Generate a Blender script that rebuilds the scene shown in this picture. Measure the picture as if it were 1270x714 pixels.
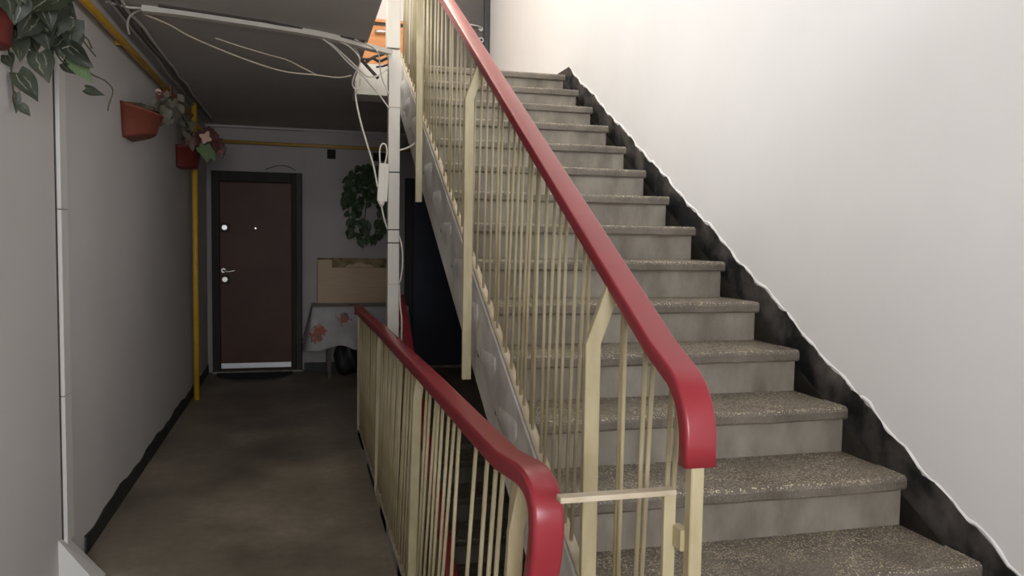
import bpy, bmesh, math, random
from mathutils import Vector, Matrix, Euler
random.seed(7)
for o in list(bpy.data.objects): bpy.data.objects.remove(o)
S = bpy.context.scene
COL = S.collection

# ------------------------------------------------------------------ camera
cam_data = bpy.data.cameras.new('camera'); cam = bpy.data.objects.new('camera', cam_data); COL.objects.link(cam)
cam_data.sensor_fit = 'HORIZONTAL'; cam_data.sensor_width = 36.0; cam_data.lens = 28.084
cam_data.clip_start = 0.02
YAW, PITCH, ROLL = 0.2577, 0.0625, -0.0147
fwd = Vector((math.sin(YAW)*math.cos(PITCH), math.cos(YAW)*math.cos(PITCH), -math.sin(PITCH)))
rgt = Vector((math.cos(YAW), -math.sin(YAW), 0)); dwn = fwd.cross(rgt)
r2 = rgt*math.cos(ROLL) + dwn*math.sin(ROLL); d2 = -rgt*math.sin(ROLL) + dwn*math.cos(ROLL)
M = Matrix((r2, -d2, -fwd)).transposed().to_4x4(); M.translation = Vector((0, 0, 1.4152))
cam.matrix_world = M
S.camera = cam

# ------------------------------------------------------------------ world, lights, exposure
S.view_settings.view_transform = 'Standard'; S.view_settings.look = 'None'
S.view_settings.gamma = 1.0; S.view_settings.use_curve_mapping = False
S.view_settings.exposure = 0.0
W = bpy.data.worlds.new('world'); S.world = W; W.use_nodes = True
W.node_tree.nodes['Background'].inputs[0].default_value = (0.72, 0.82, 1.0, 1)
W.node_tree.nodes['Background'].inputs[1].default_value = 0.6
def area(name, loc, target, sx, sy, power, color, spread=180):
    l = bpy.data.lights.new(name, 'AREA'); l.shape = 'RECTANGLE'; l.size = sx; l.size_y = sy
    l.energy = power; l.color = color; l.spread = math.radians(spread)
    o = bpy.data.objects.new(name, l); COL.objects.link(o); o.location = loc
    d = Vector(target) - Vector(loc); o.rotation_euler = d.to_track_quat('-Z', 'Y').to_euler()
    return o
# daylight through the landing window behind the camera, and through the window one floor up
area('window_daylight', (0.15, -2.45, 1.75), (0.25, 0, 1.65), 1.65, 1.25, 104, (0.95, 0.97, 1.0))
area('window_daylight', (0.15, -2.45, 4.35), (0.6, 3, 4.0), 1.65, 1.25, 120, (0.95, 0.97, 1.0))
area('gallery_daylight', (-0.98, 4.3, 4.2), (0.8, 4.3, 4.0), 2.5, 1.3, 88, (1.0, 0.97, 0.92))
# ceiling lamp over the upper landing
lamp = bpy.data.lights.new('landing_lamp', 'POINT'); lamp.energy = 42; lamp.color = (1.0, 0.88, 0.70); lamp.shadow_soft_size = 0.16
lamp_o = bpy.data.objects.new('landing_lamp', lamp); COL.objects.link(lamp_o); lamp_o.location = (0.95, 6.2, 4.78)

# ------------------------------------------------------------------ materials
def nt(name):
    m = bpy.data.materials.new(name); m.use_nodes = True
    n = m.node_tree.nodes; b = n['Principled BSDF']
    return m, n, m.node_tree.links, b
def coords(n, l, kind='Object', scale=(1, 1, 1)):
    t = n.new('ShaderNodeTexCoord'); mp = n.new('ShaderNodeMapping'); mp.inputs['Scale'].default_value = scale
    l.new(t.outputs[kind], mp.inputs[0]); return mp.outputs[0]
def noise(n, l, co, scale, detail=4, rough=0.55):
    x = n.new('ShaderNodeTexNoise'); x.inputs['Scale'].default_value = scale; x.inputs['Detail'].default_value = detail
    x.inputs['Roughness'].default_value = rough; l.new(co, x.inputs['Vector']); return x.outputs['Fac']
def ramp(n, l, fac, stops):
    r = n.new('ShaderNodeValToRGB'); e = r.color_ramp.elements
    while len(e) < len(stops): e.new(0.5)
    for i, (p, c) in enumerate(stops): e[i].position = p; e[i].color = (*c, 1)
    l.new(fac, r.inputs[0]); return r.outputs[0]
def mix(n, l, fac, a, b, mode='MIX'):
    x = n.new('ShaderNodeMix'); x.data_type = 'RGBA'; x.blend_type = mode
    if isinstance(fac, (int, float)): x.inputs[0].default_value = fac
    else: l.new(fac, x.inputs[0])
    for k, v in ((6, a), (7, b)):
        if isinstance(v, tuple): x.inputs[k].default_value = (*v, 1)
        else: l.new(v, x.inputs[k])
    return x.outputs[2]
def bump(n, l, b, h, strength, dist=0.01):
    x = n.new('ShaderNodeBump'); x.inputs['Strength'].default_value = strength; x.inputs['Distance'].default_value = dist
    l.new(h, x.inputs['Height']); l.new(x.outputs[0], b.inputs['Normal'])
def M_noise(name, c1, c2, scale=3.0, rough=0.7, bscale=60, bstr=0.15, metal=0.0, sc=(1, 1, 1), detail=5, lo=0.35, hi=0.65, spec=0.5, bdist=0.004):
    m, n, l, b = nt(name); co = coords(n, l, scale=sc)
    l.new(ramp(n, l, noise(n, l, co, scale, detail), [(lo, c1), (hi, c2)]), b.inputs['Base Color'])
    b.inputs['Roughness'].default_value = rough; b.inputs['Metallic'].default_value = metal
    b.inputs['Specular IOR Level'].default_value = spec
    if bstr: bump(n, l, b, noise(n, l, co, bscale, 3), bstr, bdist)
    return m
MT = {}
MT['wall_white'] = M_noise('white_plaster', (0.80, 0.79, 0.785), (0.84, 0.83, 0.82), 1.2, 0.8, 35, 0.12)
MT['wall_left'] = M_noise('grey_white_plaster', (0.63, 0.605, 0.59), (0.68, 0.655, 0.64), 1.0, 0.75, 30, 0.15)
MT['wall_far'] = M_noise('shade_toned_plaster', (0.39, 0.352, 0.342), (0.45, 0.412, 0.40), 1.5, 0.85, 30, 0.12)  # shade of the corridor's far end put into a darker plaster colour
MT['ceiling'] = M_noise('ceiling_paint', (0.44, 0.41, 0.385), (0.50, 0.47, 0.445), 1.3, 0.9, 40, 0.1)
MT['slab_white'] = M_noise('slab_edge_plaster', (0.58, 0.55, 0.48), (0.70, 0.67, 0.60), 5, 0.85, 40, 0.25)
MT['side_plaster'] = M_noise('stair_side_plaster', (0.44, 0.415, 0.37), (0.74, 0.71, 0.66), 4.0, 0.8, 14, 0.6, bdist=0.012)
MT['cream'] = M_noise('cream_paint', (0.385, 0.32, 0.18), (0.51, 0.44, 0.275), 14, 0.5, 60, 0.12, sc=(1, 1, 0.35))
MT['cream_bar'] = M_noise('cream_bar_paint', (0.42, 0.34, 0.23), (0.58, 0.50, 0.37), 9, 0.55, 40, 0.2)
MT['white_plastic'] = M_noise('white_trunking', (0.74, 0.73, 0.70), (0.78, 0.77, 0.74), 3, 0.45, 50, 0.03)
MT['duct'] = M_noise('duct_paint', (0.60, 0.555, 0.475), (0.70, 0.655, 0.57), 6, 0.5, 50, 0.06, sc=(1, 1, 0.3))
MT['black_skirt'] = M_noise('black_wall_paint', (0.010, 0.010, 0.010), (0.17, 0.148, 0.132), 6, 0.55, 22, 0.5, detail=8, lo=0.44, hi=0.82, bdist=0.01)
MT['black_base'] = M_noise('black_skirting_paint', (0.012, 0.013, 0.012), (0.03, 0.03, 0.026), 7, 0.6, 22, 0.3)
MT['yellow'] = M_noise('yellow_pipe_paint', (0.60, 0.33, 0.02), (0.70, 0.42, 0.04), 9, 0.45, 50, 0.06)
MT['ochre'] = M_noise('ochre_pipe_paint', (0.44, 0.25, 0.05), (0.52, 0.31, 0.08), 9, 0.5, 50, 0.06)
MT['wire'] = M_noise('pale_wire', (0.58, 0.54, 0.48), (0.66, 0.62, 0.56), 9, 0.55, 50, 0)
MT['wire_grey'] = M_noise('grey_wire', (0.17, 0.15, 0.14), (0.22, 0.20, 0.19), 9, 0.55, 50, 0)
MT['wire_tan'] = M_noise('tan_wire', (0.52, 0.44, 0.34), (0.58, 0.50, 0.40), 9, 0.55, 50, 0)
MT['wire_white'] = M_noise('white_wire', (0.72, 0.66, 0.56), (0.78, 0.72, 0.62), 9, 0.5, 50, 0)
MT['wire_dark'] = M_noise('dark_wire', (0.05, 0.045, 0.04), (0.09, 0.08, 0.07), 9, 0.6, 50, 0)
MT['brown_frame'] = M_noise('dark_brown_frame', (0.013, 0.009, 0.006), (0.024, 0.017, 0.011), 3, 0.7, 60, 0.1, sc=(8, 8, 0.7))
MT['brown_strip'] = M_noise('brown_casing', (0.035, 0.026, 0.018), (0.055, 0.042, 0.03), 3, 0.65, 60, 0.1, sc=(8, 8, 0.7))
MT['brown_leaf'] = M_noise('brown_leatherette', (0.066, 0.027, 0.014), (0.100, 0.043, 0.024), 1.3, 0.5, 160, 0.12, spec=0.3)
MT['metal'] = M_noise('satin_steel', (0.55, 0.54, 0.52), (0.68, 0.67, 0.65), 8, 0.28, 50, 0.02, metal=1.0)
MT['kick'] = M_noise('kick_plate_steel', (0.62, 0.63, 0.65), (0.72, 0.73, 0.75), 4, 0.42, 50, 0.02, metal=0.6)
MT['navy'] = M_noise('navy_door_paint', (0.016, 0.020, 0.040), (0.024, 0.029, 0.058), 2, 0.5, 60, 0.05)
MT['navy_frame'] = M_noise('black_door_frame', (0.007, 0.007, 0.009), (0.012, 0.012, 0.015), 2, 0.5, 60, 0.05)
MT['door_grey'] = M_noise('grey_brown_door', (0.065, 0.056, 0.053), (0.085, 0.074, 0.070), 2, 0.5, 60, 0.05)
MT['door_blue'] = M_noise('blue_grey_frame', (0.030, 0.033, 0.040), (0.040, 0.044, 0.052), 2, 0.45, 60, 0.05)
MT['orange_wood'] = M_noise('orange_wood', (0.60, 0.24, 0.08), (0.70, 0.32, 0.12), 3, 0.5, 60, 0.05, sc=(1, 1, 6))
MT['terracotta'] = M_noise('terracotta', (0.19, 0.048, 0.028), (0.23, 0.06, 0.036), 6, 0.6, 60, 0.06)
MT['red_pot'] = M_noise('red_plastic', (0.13, 0.018, 0.015), (0.17, 0.025, 0.020), 6, 0.5, 60, 0.04)
MT['soil'] = M_noise('dry_moss', (0.05, 0.04, 0.025), (0.13, 0.12, 0.075), 30, 0.95, 60, 0.6)
MT['stem'] = M_noise('stem', (0.06, 0.055, 0.035), (0.11, 0.095, 0.06), 20, 0.8, 60, 0.1)
MT['dry_leaf'] = M_noise('dry_leaf', (0.10, 0.10, 0.065), (0.22, 0.20, 0.15), 30, 0.8, 60, 0.1)
MT['dark_leaf'] = M_noise('ivy_leaf', (0.018, 0.040, 0.014), (0.05, 0.095, 0.028), 6, 0.5, 60, 0.1)
MT['petal_pink'] = M_noise('pink_petal', (0.62, 0.40, 0.32), (0.72, 0.52, 0.43), 20, 0.7, 60, 0)
MT['petal_red'] = M_noise('maroon_petal', (0.075, 0.026, 0.024), (0.15, 0.05, 0.045), 20, 0.7, 60, 0.1)
MT['petal_rose'] = M_noise('dusty_rose_petal', (0.20, 0.085, 0.075), (0.30, 0.14, 0.12), 20, 0.7, 60, 0.1)
MT['green_soft'] = M_noise('soft_green', (0.10, 0.17, 0.07), (0.17, 0.25, 0.11), 20, 0.7, 60, 0.1)
MT['board'] = M_noise('tan_board', (0.50, 0.37, 0.24), (0.56, 0.42, 0.28), 5, 0.8, 60, 0.05, sc=(1, 1, 14))
MT['torn'] = M_noise('torn_backing', (0.10, 0.075, 0.03), (0.36, 0.27, 0.15), 11, 0.9, 60, 0.3)
MT['dark_wood'] = M_noise('dark_table_leg', (0.06, 0.05, 0.042), (0.09, 0.075, 0.06), 6, 0.6, 60, 0.1)
MT['bag'] = M_noise('black_bag', (0.006, 0.006, 0.008), (0.02, 0.018, 0.022), 6, 0.5, 12, 0.8)
MT['mat'] = M_noise('door_mat', (0.025, 0.022, 0.020), (0.05, 0.045, 0.04), 30, 0.95, 120, 0.6)
MT['black_tape'] = M_noise('black_tape', (0.012, 0.012, 0.012), (0.02, 0.02, 0.02), 30, 0.9, 60, 0)
MT['seam'] = M_noise('dark_seam', (0.05, 0.045, 0.04), (0.07, 0.06, 0.055), 30, 0.8, 60, 0)
MT['threshold'] = M_noise('worn_threshold', (0.20, 0.17, 0.14), (0.30, 0.26, 0.21), 14, 0.8, 60, 0.2)
MT['window_frame'] = M_noise('white_window_frame', (0.7, 0.7, 0.7), (0.75, 0.75, 0.75), 3, 0.4, 60, 0)

def m_floor():
    m, n, l, b = nt('worn_concrete_floor'); co = coords(n, l)
    big = noise(n, l, co, 1.6, 6, 0.6); fine = noise(n, l, co, 18, 6, 0.65)
    c1 = ramp(n, l, big, [(0.30, (0.145, 0.122, 0.095)), (0.52, (0.26, 0.222, 0.173)), (0.75, (0.40, 0.342, 0.268))])
    c2 = ramp(n, l, fine, [(0.3, (0.70, 0.70, 0.70)), (0.7, (1.1, 1.08, 1.05))])
    l.new(mix(n, l, 0.6, c1, c2, 'MULTIPLY'), b.inputs['Base Color'])
    l.new(ramp(n, l, big, [(0.3, (0.42,)*3), (0.7, (0.6,)*3)]), b.inputs['Roughness'])
    bump(n, l, b, fine, 0.15, 0.004); return m
MT['floor'] = m_floor()
def m_terrazzo():
    m, n, l, b = nt('worn_terrazzo'); co = coords(n, l)
    v = n.new('ShaderNodeTexVoronoi'); v.inputs['Scale'].default_value = 165; l.new(co, v.inputs['Vector'])
    chip = ramp(n, l, v.outputs['Distance'], [(0.0, (1, 1, 1)), (0.36, (1, 1, 1)), (0.46, (0, 0, 0))])
    sep = n.new('ShaderNodeSeparateColor'); l.new(v.outputs['Color'], sep.inputs[0])
    sel = ramp(n, l, sep.outputs[0], [(0.40, (0, 0, 0)), (0.48, (1, 1, 1))])
    patch = ramp(n, l, noise(n, l, co, 4.5, 5, 0.6), [(0.36, (0.25,)*3), (0.54, (1, 1, 1))])
    g = n.new('ShaderNodeNewGeometry'); sz = n.new('ShaderNodeSeparateXYZ'); l.new(g.outputs['True Normal'], sz.inputs[0])
    up_facing = ramp(n, l, sz.outputs[2], [(0.25, (0.10,)*3), (0.6, (1, 1, 1))])      # chips show fully on upward faces, faintly on the sides
    k = mix(n, l, 1.0, mix(n, l, 1.0, mix(n, l, 1.0, chip, sel, 'MULTIPLY'), patch, 'MULTIPLY'), up_facing, 'MULTIPLY')
    chipc = ramp(n, l, sep.outputs[1], [(0.0, (0.42, 0.35, 0.22)), (1.0, (0.80, 0.70, 0.50))])
    base = ramp(n, l, noise(n, l, co, 6, 6, 0.65), [(0.3, (0.095, 0.080, 0.064)), (0.7, (0.190, 0.163, 0.130))])
    l.new(mix(n, l, k, base, chipc), b.inputs['Base Color'])
    l.new(ramp(n, l, sep.outputs[2], [(0, (0.32,)*3), (1, (0.7,)*3)]), b.inputs['Roughness'])
    bump(n, l, b, noise(n, l, co, 120, 3), 0.45, 0.003); return m
MT['terrazzo'] = m_terrazzo()
MT['riser'] = M_noise('grey_riser', (0.145, 0.125, 0.098), (0.305, 0.272, 0.222), 5, 0.7, 40, 0.35, detail=9, sc=(1.6, 1, 0.8), lo=0.3, hi=0.7)
def m_red():
    m, n, l, b = nt('red_vinyl_handrail'); co = coords(n, l)
    base = ramp(n, l, noise(n, l, co, 5, 5), [(0.3, (0.27, 0.022, 0.032)), (0.7, (0.33, 0.032, 0.044))])
    sc = ramp(n, l, noise(n, l, co, 70, 4, 0.7), [(0.70, (0, 0, 0)), (0.76, (1, 1, 1))])
    l.new(mix(n, l, mix(n, l, 0.5, sc, (0, 0, 0)), base, (0.62, 0.34, 0.30)), b.inputs['Base Color'])
    b.inputs['Roughness'].default_value = 0.30; return m
MT['red'] = m_red()
def m_leaf():
    m, n, l, b = nt('variegated_leaf'); t = n.new('ShaderNodeTexCoord'); sx = n.new('ShaderNodeSeparateXYZ'); l.new(t.outputs['UV'], sx.inputs[0])
    # broken cream brush strokes either side of the midrib
    a = n.new('ShaderNodeMath'); a.operation = 'SUBTRACT'; a.inputs[1].default_value = 0.5; l.new(sx.outputs[0], a.inputs[0])
    ab = n.new('ShaderNodeMath'); ab.operation = 'ABSOLUTE'; l.new(a.outputs[0], ab.inputs[0])
    co = coords(n, l, 'Object', (1, 1, 1)); gco = n.new('ShaderNodeNewGeometry'); ns = noise(n, l, gco.outputs['Position'], 38, 4)
    dx = n.new('ShaderNodeMath'); dx.operation = 'MULTIPLY_ADD'; dx.inputs[1].default_value = 0.30; l.new(ns, dx.inputs[0]); l.new(ab.outputs[0], dx.inputs[2])
    vein = ramp(n, l, dx.outputs[0], [(0.0, (0, 0, 0)), (0.255, (0, 0, 0)), (0.28, (1, 1, 1)), (0.295, (1, 1, 1)), (0.33, (0, 0, 0))])
    brk = ramp(n, l, noise(n, l, gco.outputs['Position'], 17, 2), [(0.42, (0, 0, 0)), (0.56, (1, 1, 1))])
    dark = ramp(n, l, noise(n, l, gco.outputs['Position'], 9, 4), [(0.3, (0.020, 0.028, 0.016)), (0.55, (0.045, 0.058, 0.034)), (0.75, (0.095, 0.10, 0.075))])
    l.new(mix(n, l, mix(n, l, 0.30, mix(n, l, 1.0, vein, brk, 'MULTIPLY'), (0, 0, 0)), dark, (0.42, 0.42, 0.30)), b.inputs['Base Color'])
    b.inputs['Roughness'].default_value = 0.5; return m
MT['var_leaf'] = m_leaf()
def m_cloth():
    m, n, l, b = nt('floral_tablecloth'); co = coords(n, l)
    base = ramp(n, l, noise(n, l, co, 7, 4), [(0.3, (0.40, 0.375, 0.37)), (0.7, (0.52, 0.49, 0.485))])
    best = None                                        # printed bunches of flowers
    for c in ((0.16, 7.96, 0.475), (0.135, 7.96, 0.43), (0.40, 7.95, 0.60), (0.66, 7.95, 0.46), (0.93, 7.96, 0.52), (0.5, 8.2, 0.716)):
        q = n.new('ShaderNodeVectorMath'); q.operation = 'DISTANCE'; l.new(co, q.inputs[0]); q.inputs[1].default_value = c
        if best is None: best = q.outputs['Value']
        else:
            mn = n.new('ShaderNodeMath'); mn.operation = 'MINIMUM'; l.new(best, mn.inputs[0]); l.new(q.outputs['Value'], mn.inputs[1]); best = mn.outputs[0]
    nz = n.new('ShaderNodeMath'); nz.operation = 'MULTIPLY_ADD'; nz.inputs[1].default_value = 0.16; l.new(noise(n, l, co, 26, 3), nz.inputs[0]); l.new(best, nz.inputs[2])
    fl = ramp(n, l, nz.outputs[0], [(0.130, (1, 1, 1)), (0.150, (0, 0, 0))])
    fc = ramp(n, l, noise(n, l, co, 16, 2), [(0.40, (0.40, 0.13, 0.09)), (0.55, (0.36, 0.16, 0.11)), (0.62, (0.13, 0.15, 0.14))])
    l.new(mix(n, l, fl, base, fc), b.inputs['Base Color']); b.inputs['Roughness'].default_value = 0.85
    bump(n, l, b, noise(n, l, co, 22, 3), 0.3, 0.006); return m
MT['cloth'] = m_cloth()

# ------------------------------------------------------------------ helpers
def link(name, me, mat=None, parent=None, base=(0, 0, 0)):
    """mesh built in world coordinates -> object; a child is shifted back by its root's base"""
    o = bpy.data.objects.new(name, me); COL.objects.link(o)
    if mat and not me.materials: me.materials.append(MT[mat] if isinstance(mat, str) else mat)
    if parent:
        o.parent = parent
        if parent.get('_root'): o.location = -Vector(parent.location)
    return o
def thing(name, label, cat, loc=(0, 0, 0), group=None):
    o = bpy.data.objects.new(name, None); COL.objects.link(o); o.location = loc; o.empty_display_size = 0.05
    o['label'] = label; o['category'] = cat; o['_root'] = 1
    if group: o['group'] = group
    return o
def tag(o, label, cat, group=None):
    o['label'] = label; o['category'] = cat
    if group: o['group'] = group
    return o
def struct(o): o['kind'] = 'structure'; return o
def finish(bm, name, smooth=False):
    bmesh.ops.recalc_face_normals(bm, faces=bm.faces[:])
    me = bpy.data.meshes.new(name); bm.to_mesh(me); bm.free()
    if smooth:
        for p in me.polygons: p.use_smooth = True
    return me
def bm_box(bm, x0, x1, y0, y1, z0, z1, bev=0.0):
    r = bmesh.ops.create_cube(bm, size=1.0)
    vs = r['verts']
    for v in vs: v.co = Vector((x0 + (v.co.x + .5)*(x1-x0), y0 + (v.co.y + .5)*(y1-y0), z0 + (v.co.z + .5)*(z1-z0)))
    if bev:
        es = list({e for v in vs for e in v.link_edges})
        bmesh.ops.bevel(bm, geom=es, offset=bev, segments=2, affect='EDGES', profile=0.5)
def box(name, x0, x1, y0, y1, z0, z1, mat, parent=None, bev=0.0):
    bm = bmesh.new(); bm_box(bm, min(x0, x1), max(x0, x1), min(y0, y1), max(y0, y1), min(z0, z1), max(z0, z1), bev)
    return link(name, finish(bm, name), mat, parent)
def boxes(name, L, mat, parent=None, bev=0.0):
    bm = bmesh.new()
    for b in L: bm_box(bm, *b, bev)
    return link(name, finish(bm, name), mat, parent)
def extrude_x(name, yz, x0, x1, mat, parent=None):
    bm = bmesh.new()
    a = [bm.verts.new((x0, y, z)) for y, z in yz]; b = [bm.verts.new((x1, y, z)) for y, z in yz]
    bm.faces.new(a); bm.faces.new(b[::-1]); k = len(yz)
    for i in range(k): bm.faces.new((a[i], b[i], b[(i+1) % k], a[(i+1) % k]))
    bmesh.ops.triangulate(bm, faces=[f for f in bm.faces if len(f.verts) > 4])
    return link(name, finish(bm, name), mat, parent)
def smooth_path(P, k=6):
    P = [Vector(p) for p in P]; out = []
    for i in range(len(P)-1):
        p0 = P[i-1] if i else P[i]*2 - P[i+1]; p1 = P[i]; p2 = P[i+1]; p3 = P[i+2] if i+2 < len(P) else P[i+1]*2 - P[i]
        for j in range(k):
            t = j/k
            out.append(0.5*((2*p1) + (p2-p0)*t + (2*p0-5*p1+4*p2-p3)*t*t + (3*p1-p0-3*p2+p3)*t**3))
    out.append(P[-1]); return out
def bm_tube(bm, P, rad, sides=8):
    P = [Vector(p) for p in P]; rings = []; up = Vector((0.31, 0.17, 0.93))
    for i, p in enumerate(P):
        t = (P[min(i+1, len(P)-1)] - P[max(i-1, 0)]).normalized()
        a = t.cross(up)
        if a.length < 0.05: a = t.cross(Vector((1, 0, 0)))
        a.normalize(); b = t.cross(a); r = rad(i/(len(P)-1)) if callable(rad) else rad
        rings.append([bm.verts.new(p + a*r*math.cos(2*math.pi*k/sides) + b*r*math.sin(2*math.pi*k/sides)) for k in range(sides)])
    for i in range(len(rings)-1):
        for k in range(sides): bm.faces.new((rings[i][k], rings[i][(k+1) % sides], rings[i+1][(k+1) % sides], rings[i+1][k]))
    bm.faces.new(rings[0]); bm.faces.new(rings[-1][::-1])
def tube(name, P, rad, mat, parent=None, sides=8, k=6, smooth=True):
    bm = bmesh.new(); bm_tube(bm, smooth_path(P, k) if k else P, rad, sides)
    return link(name, finish(bm, name, smooth), mat, parent)
def lathe(name, prof, loc, mat, parent=None, seg=20, a0=0.0, a1=2*math.pi, smooth=True):
    bm = bmesh.new(); full = abs(a1-a0-2*math.pi) < 1e-6; n = seg if full else seg+1; rings = []
    for r, z in prof:
        rings.append([bm.verts.new((loc[0]+r*math.cos(a0+(a1-a0)*i/seg), loc[1]+r*math.sin(a0+(a1-a0)*i/seg), loc[2]+z)) for i in range(n)])
    for i in range(len(prof)-1):
        for k in range(n if full else n-1): bm.faces.new((rings[i][k], rings[i][(k+1) % n], rings[i+1][(k+1) % n], rings[i+1][k]))
    if not full: bm.faces.new([r[0] for r in rings] + [r[-1] for r in rings[::-1]])
    bmesh.ops.remove_doubles(bm, verts=bm.verts[:], dist=1e-5)
    return link(name, finish(bm, name, smooth), mat, parent)
def copy_tree(o, parent=None):
    c = o.copy(); COL.objects.link(c); c.parent = parent
    for ch in list(o.children): copy_tree(ch, c)
    return c

# ------------------------------------------------------------------ dimensions (metres)
XL, XR = -0.927, 1.96            # side walls
YF, YB = 8.60, -2.50             # far wall, wall behind the camera
H, NR = 2.64, 16; RS = H/NR; GO = 0.3019; Y0 = 5.7614   # storey, risers, rise, going, top nosing
SX0, SX1 = 0.675, 1.909          # flight
WX = 0.385                       # corridor floor edge at the stairwell
SL = RS/GO
def nose(y): return H - (Y0-y)*SL
YN = Y0 - (NR-1)*GO              # first nosing (~1.23)
ZC = 2.50                        # corridor ceiling
ZT, ZBOT = 5.16, -2.64

# ------------------------------------------------------------------ setting
gy0, gy1, gz0, gz1 = 3.0, 5.6, 3.5, 4.9
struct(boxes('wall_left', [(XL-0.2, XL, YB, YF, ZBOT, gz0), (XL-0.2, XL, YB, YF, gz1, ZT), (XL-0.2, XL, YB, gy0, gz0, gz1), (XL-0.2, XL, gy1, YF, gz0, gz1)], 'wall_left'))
struct(boxes('window_3', [(XL-.14, XL-.08, gy0, gy1, gz0, gz0+.05), (XL-.14, XL-.08, gy0, gy1, gz1-.05, gz1), (XL-.14, XL-.08, gy0, gy0+.05, gz0, gz1), (XL-.14, XL-.08, gy1-.05, gy1, gz0, gz1), (XL-.14, XL-.08, 4.27, 4.33, gz0, gz1)], 'window_frame'))
wr = struct(box('wall_right', XR, XR+0.2, YB, YF, ZBOT, ZT, 'wall_white'))
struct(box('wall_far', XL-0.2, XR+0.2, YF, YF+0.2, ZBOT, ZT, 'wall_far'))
# far wall right of the brown door stands a few centimetres proud; upper storey is white, without the painted shade
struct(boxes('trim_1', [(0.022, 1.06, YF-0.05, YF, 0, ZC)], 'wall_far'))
struct(boxes('trim_2', [(XL, XR, YF-0.02, YF, H, ZT)], 'wall_white'))
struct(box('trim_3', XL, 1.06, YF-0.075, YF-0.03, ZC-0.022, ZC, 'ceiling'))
# wall behind the camera with two landing windows
wx0, wx1 = -0.7, 1.0
struct(boxes('wall_behind', [(XL-.2, wx0, YB-.2, YB, ZBOT, ZT), (wx1, XR+.2, YB-.2, YB, ZBOT, ZT), (wx0, wx1, YB-.2, YB, ZBOT, 1.1), (wx0, wx1, YB-.2, YB, 2.4, 3.7), (wx0, wx1, YB-.2, YB, 5.0, ZT)], 'wall_white'))
for i, z in enumerate((1.1, 3.7)):
    L = [(wx0, wx1, YB-.14, YB-.08, z, z+.05), (wx0, wx1, YB-.14, YB-.08, z+1.25, z+1.3), (wx0, wx0+.05, YB-.14, YB-.08, z, z+1.3), (wx1-.05, wx1, YB-.14, YB-.08, z, z+1.3), (.12, .18, YB-.14, YB-.08, z, z+1.3)]
    struct(boxes('window_%d' % (i+1), L, 'window_frame'))
fl = [(XL, WX, YB, YF, -0.13, 0), (WX, XR, Y0+0.02, YF, -0.13, 0), (WX, XR, YB, YN, -0.13, 0)]
struct(boxes('floor', fl, 'floor'))
struct(box('floor_lower', XL, XR, YB, YF, ZBOT-0.1, ZBOT, 'floor'))
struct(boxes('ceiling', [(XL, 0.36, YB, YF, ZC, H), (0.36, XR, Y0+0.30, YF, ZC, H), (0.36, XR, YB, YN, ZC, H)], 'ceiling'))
struct(box('ceiling_upper', XL, XR, YB, YF, ZT, ZT+0.1, 'wall_white'))
# landing beam at the head of each flight
struct(box('trim_4', 0.36, SX0, Y0+0.0, Y0+0.30, 2.405, H-0.02, 'slab_white'))
struct(box('trim_5', WX, SX0, Y0+0.02, Y0+0.30, 2.405-H, -0.001, 'slab_white'))
struct(box('trim_6', SX0, SX1-0.012, Y0+0.03, Y0+0.30, 2.405, H, 'side_plaster'))
struct(box('trim_7', SX1-0.012, XR, Y0+0.03, Y0+0.30, 2.405, H, 'black_skirt'))

# black painted skirting band that climbs the right wall beside the flight
def ragged_band():
    rnd = random.Random(3); top = []; y = 0.6
    while y < Y0+0.09:
        j = 0.007*math.sin(y*11) + 0.006*math.sin(y*37+1) + rnd.uniform(-.008, .008)
        top.append((y, nose(y) + 0.020 + j)); y += 0.028
    top += [(Y0+0.09, H+0.072), (YF, H+0.072)]
    bot = [(YF, H-0.02), (Y0+0.3, H-0.02), (Y0+0.3, nose(Y0)-.36), (0.6, nose(0.6)-.36)]
    bm = bmesh.new()
    def ring(x): return [bm.verts.new((x, yy, zz)) for yy, zz in top] + [bm.verts.new((x, yy, zz)) for yy, zz in bot]
    # strip of quads: top edge to a parallel lower edge
    a = [bm.verts.new((XR-0.006, yy, zz)) for yy, zz in top]
    b = [bm.verts.new((XR-0.006, yy, zz-0.4)) for yy, zz in top]
    c = [bm.verts.new((XR, yy, zz)) for yy, zz in top]
    for i in range(len(top)-1):
        bm.faces.new((a[i], a[i+1], b[i+1], b[i])); bm.faces.new((a[i], c[i], c[i+1], a[i+1]))
    sk = link('skirting_band', finish(bm, 'skirting_band'), 'black_skirt', wr)
    # broken plaster lip above the black paint
    P = []; y = 0.6
    while y < Y0+0.06:
        P.append((XR+0.003, y, nose(y) + 0.026 + 0.007*math.sin(y*11) + 0.006*math.sin(y*37+1) + rnd.uniform(-.005, .005))); y += 0.03
    bm = bmesh.new(); bm_tube(bm, P, lambda t: 0.0055 + 0.004*math.sin(t*140)**2, 8)
    link('plaster_lip', finish(bm, 'plaster_lip', True), 'wall_white', wr)
ragged_band()

# skirting paint along the left wall and the far wall
def base_strip(name, pts, mat):
    return name
P = []
bm = bmesh.new(); prev = None; y = 3.79
while y < YF:
    zt = 0.082 + 0.010*math.sin(y*6) + 0.006*math.sin(y*17)
    cur = [bm.verts.new((XL, y, zt)), bm.verts.new((XL+0.010, y, zt-0.004)), bm.verts.new((XL+0.012, y, 0.0))]
    if prev:
        for i in range(2): bm.faces.new((prev[i], prev[i+1], cur[i+1], cur[i]))
    prev = cur; y += 0.09
struct(link('baseboard_left', finish(bm, 'baseboard_left'), 'black_base'))
struct(box('baseboard_far', 0.022, 1.06, YF-0.062, YF-0.05, 0, 0.085, 'black_base'))
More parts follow.
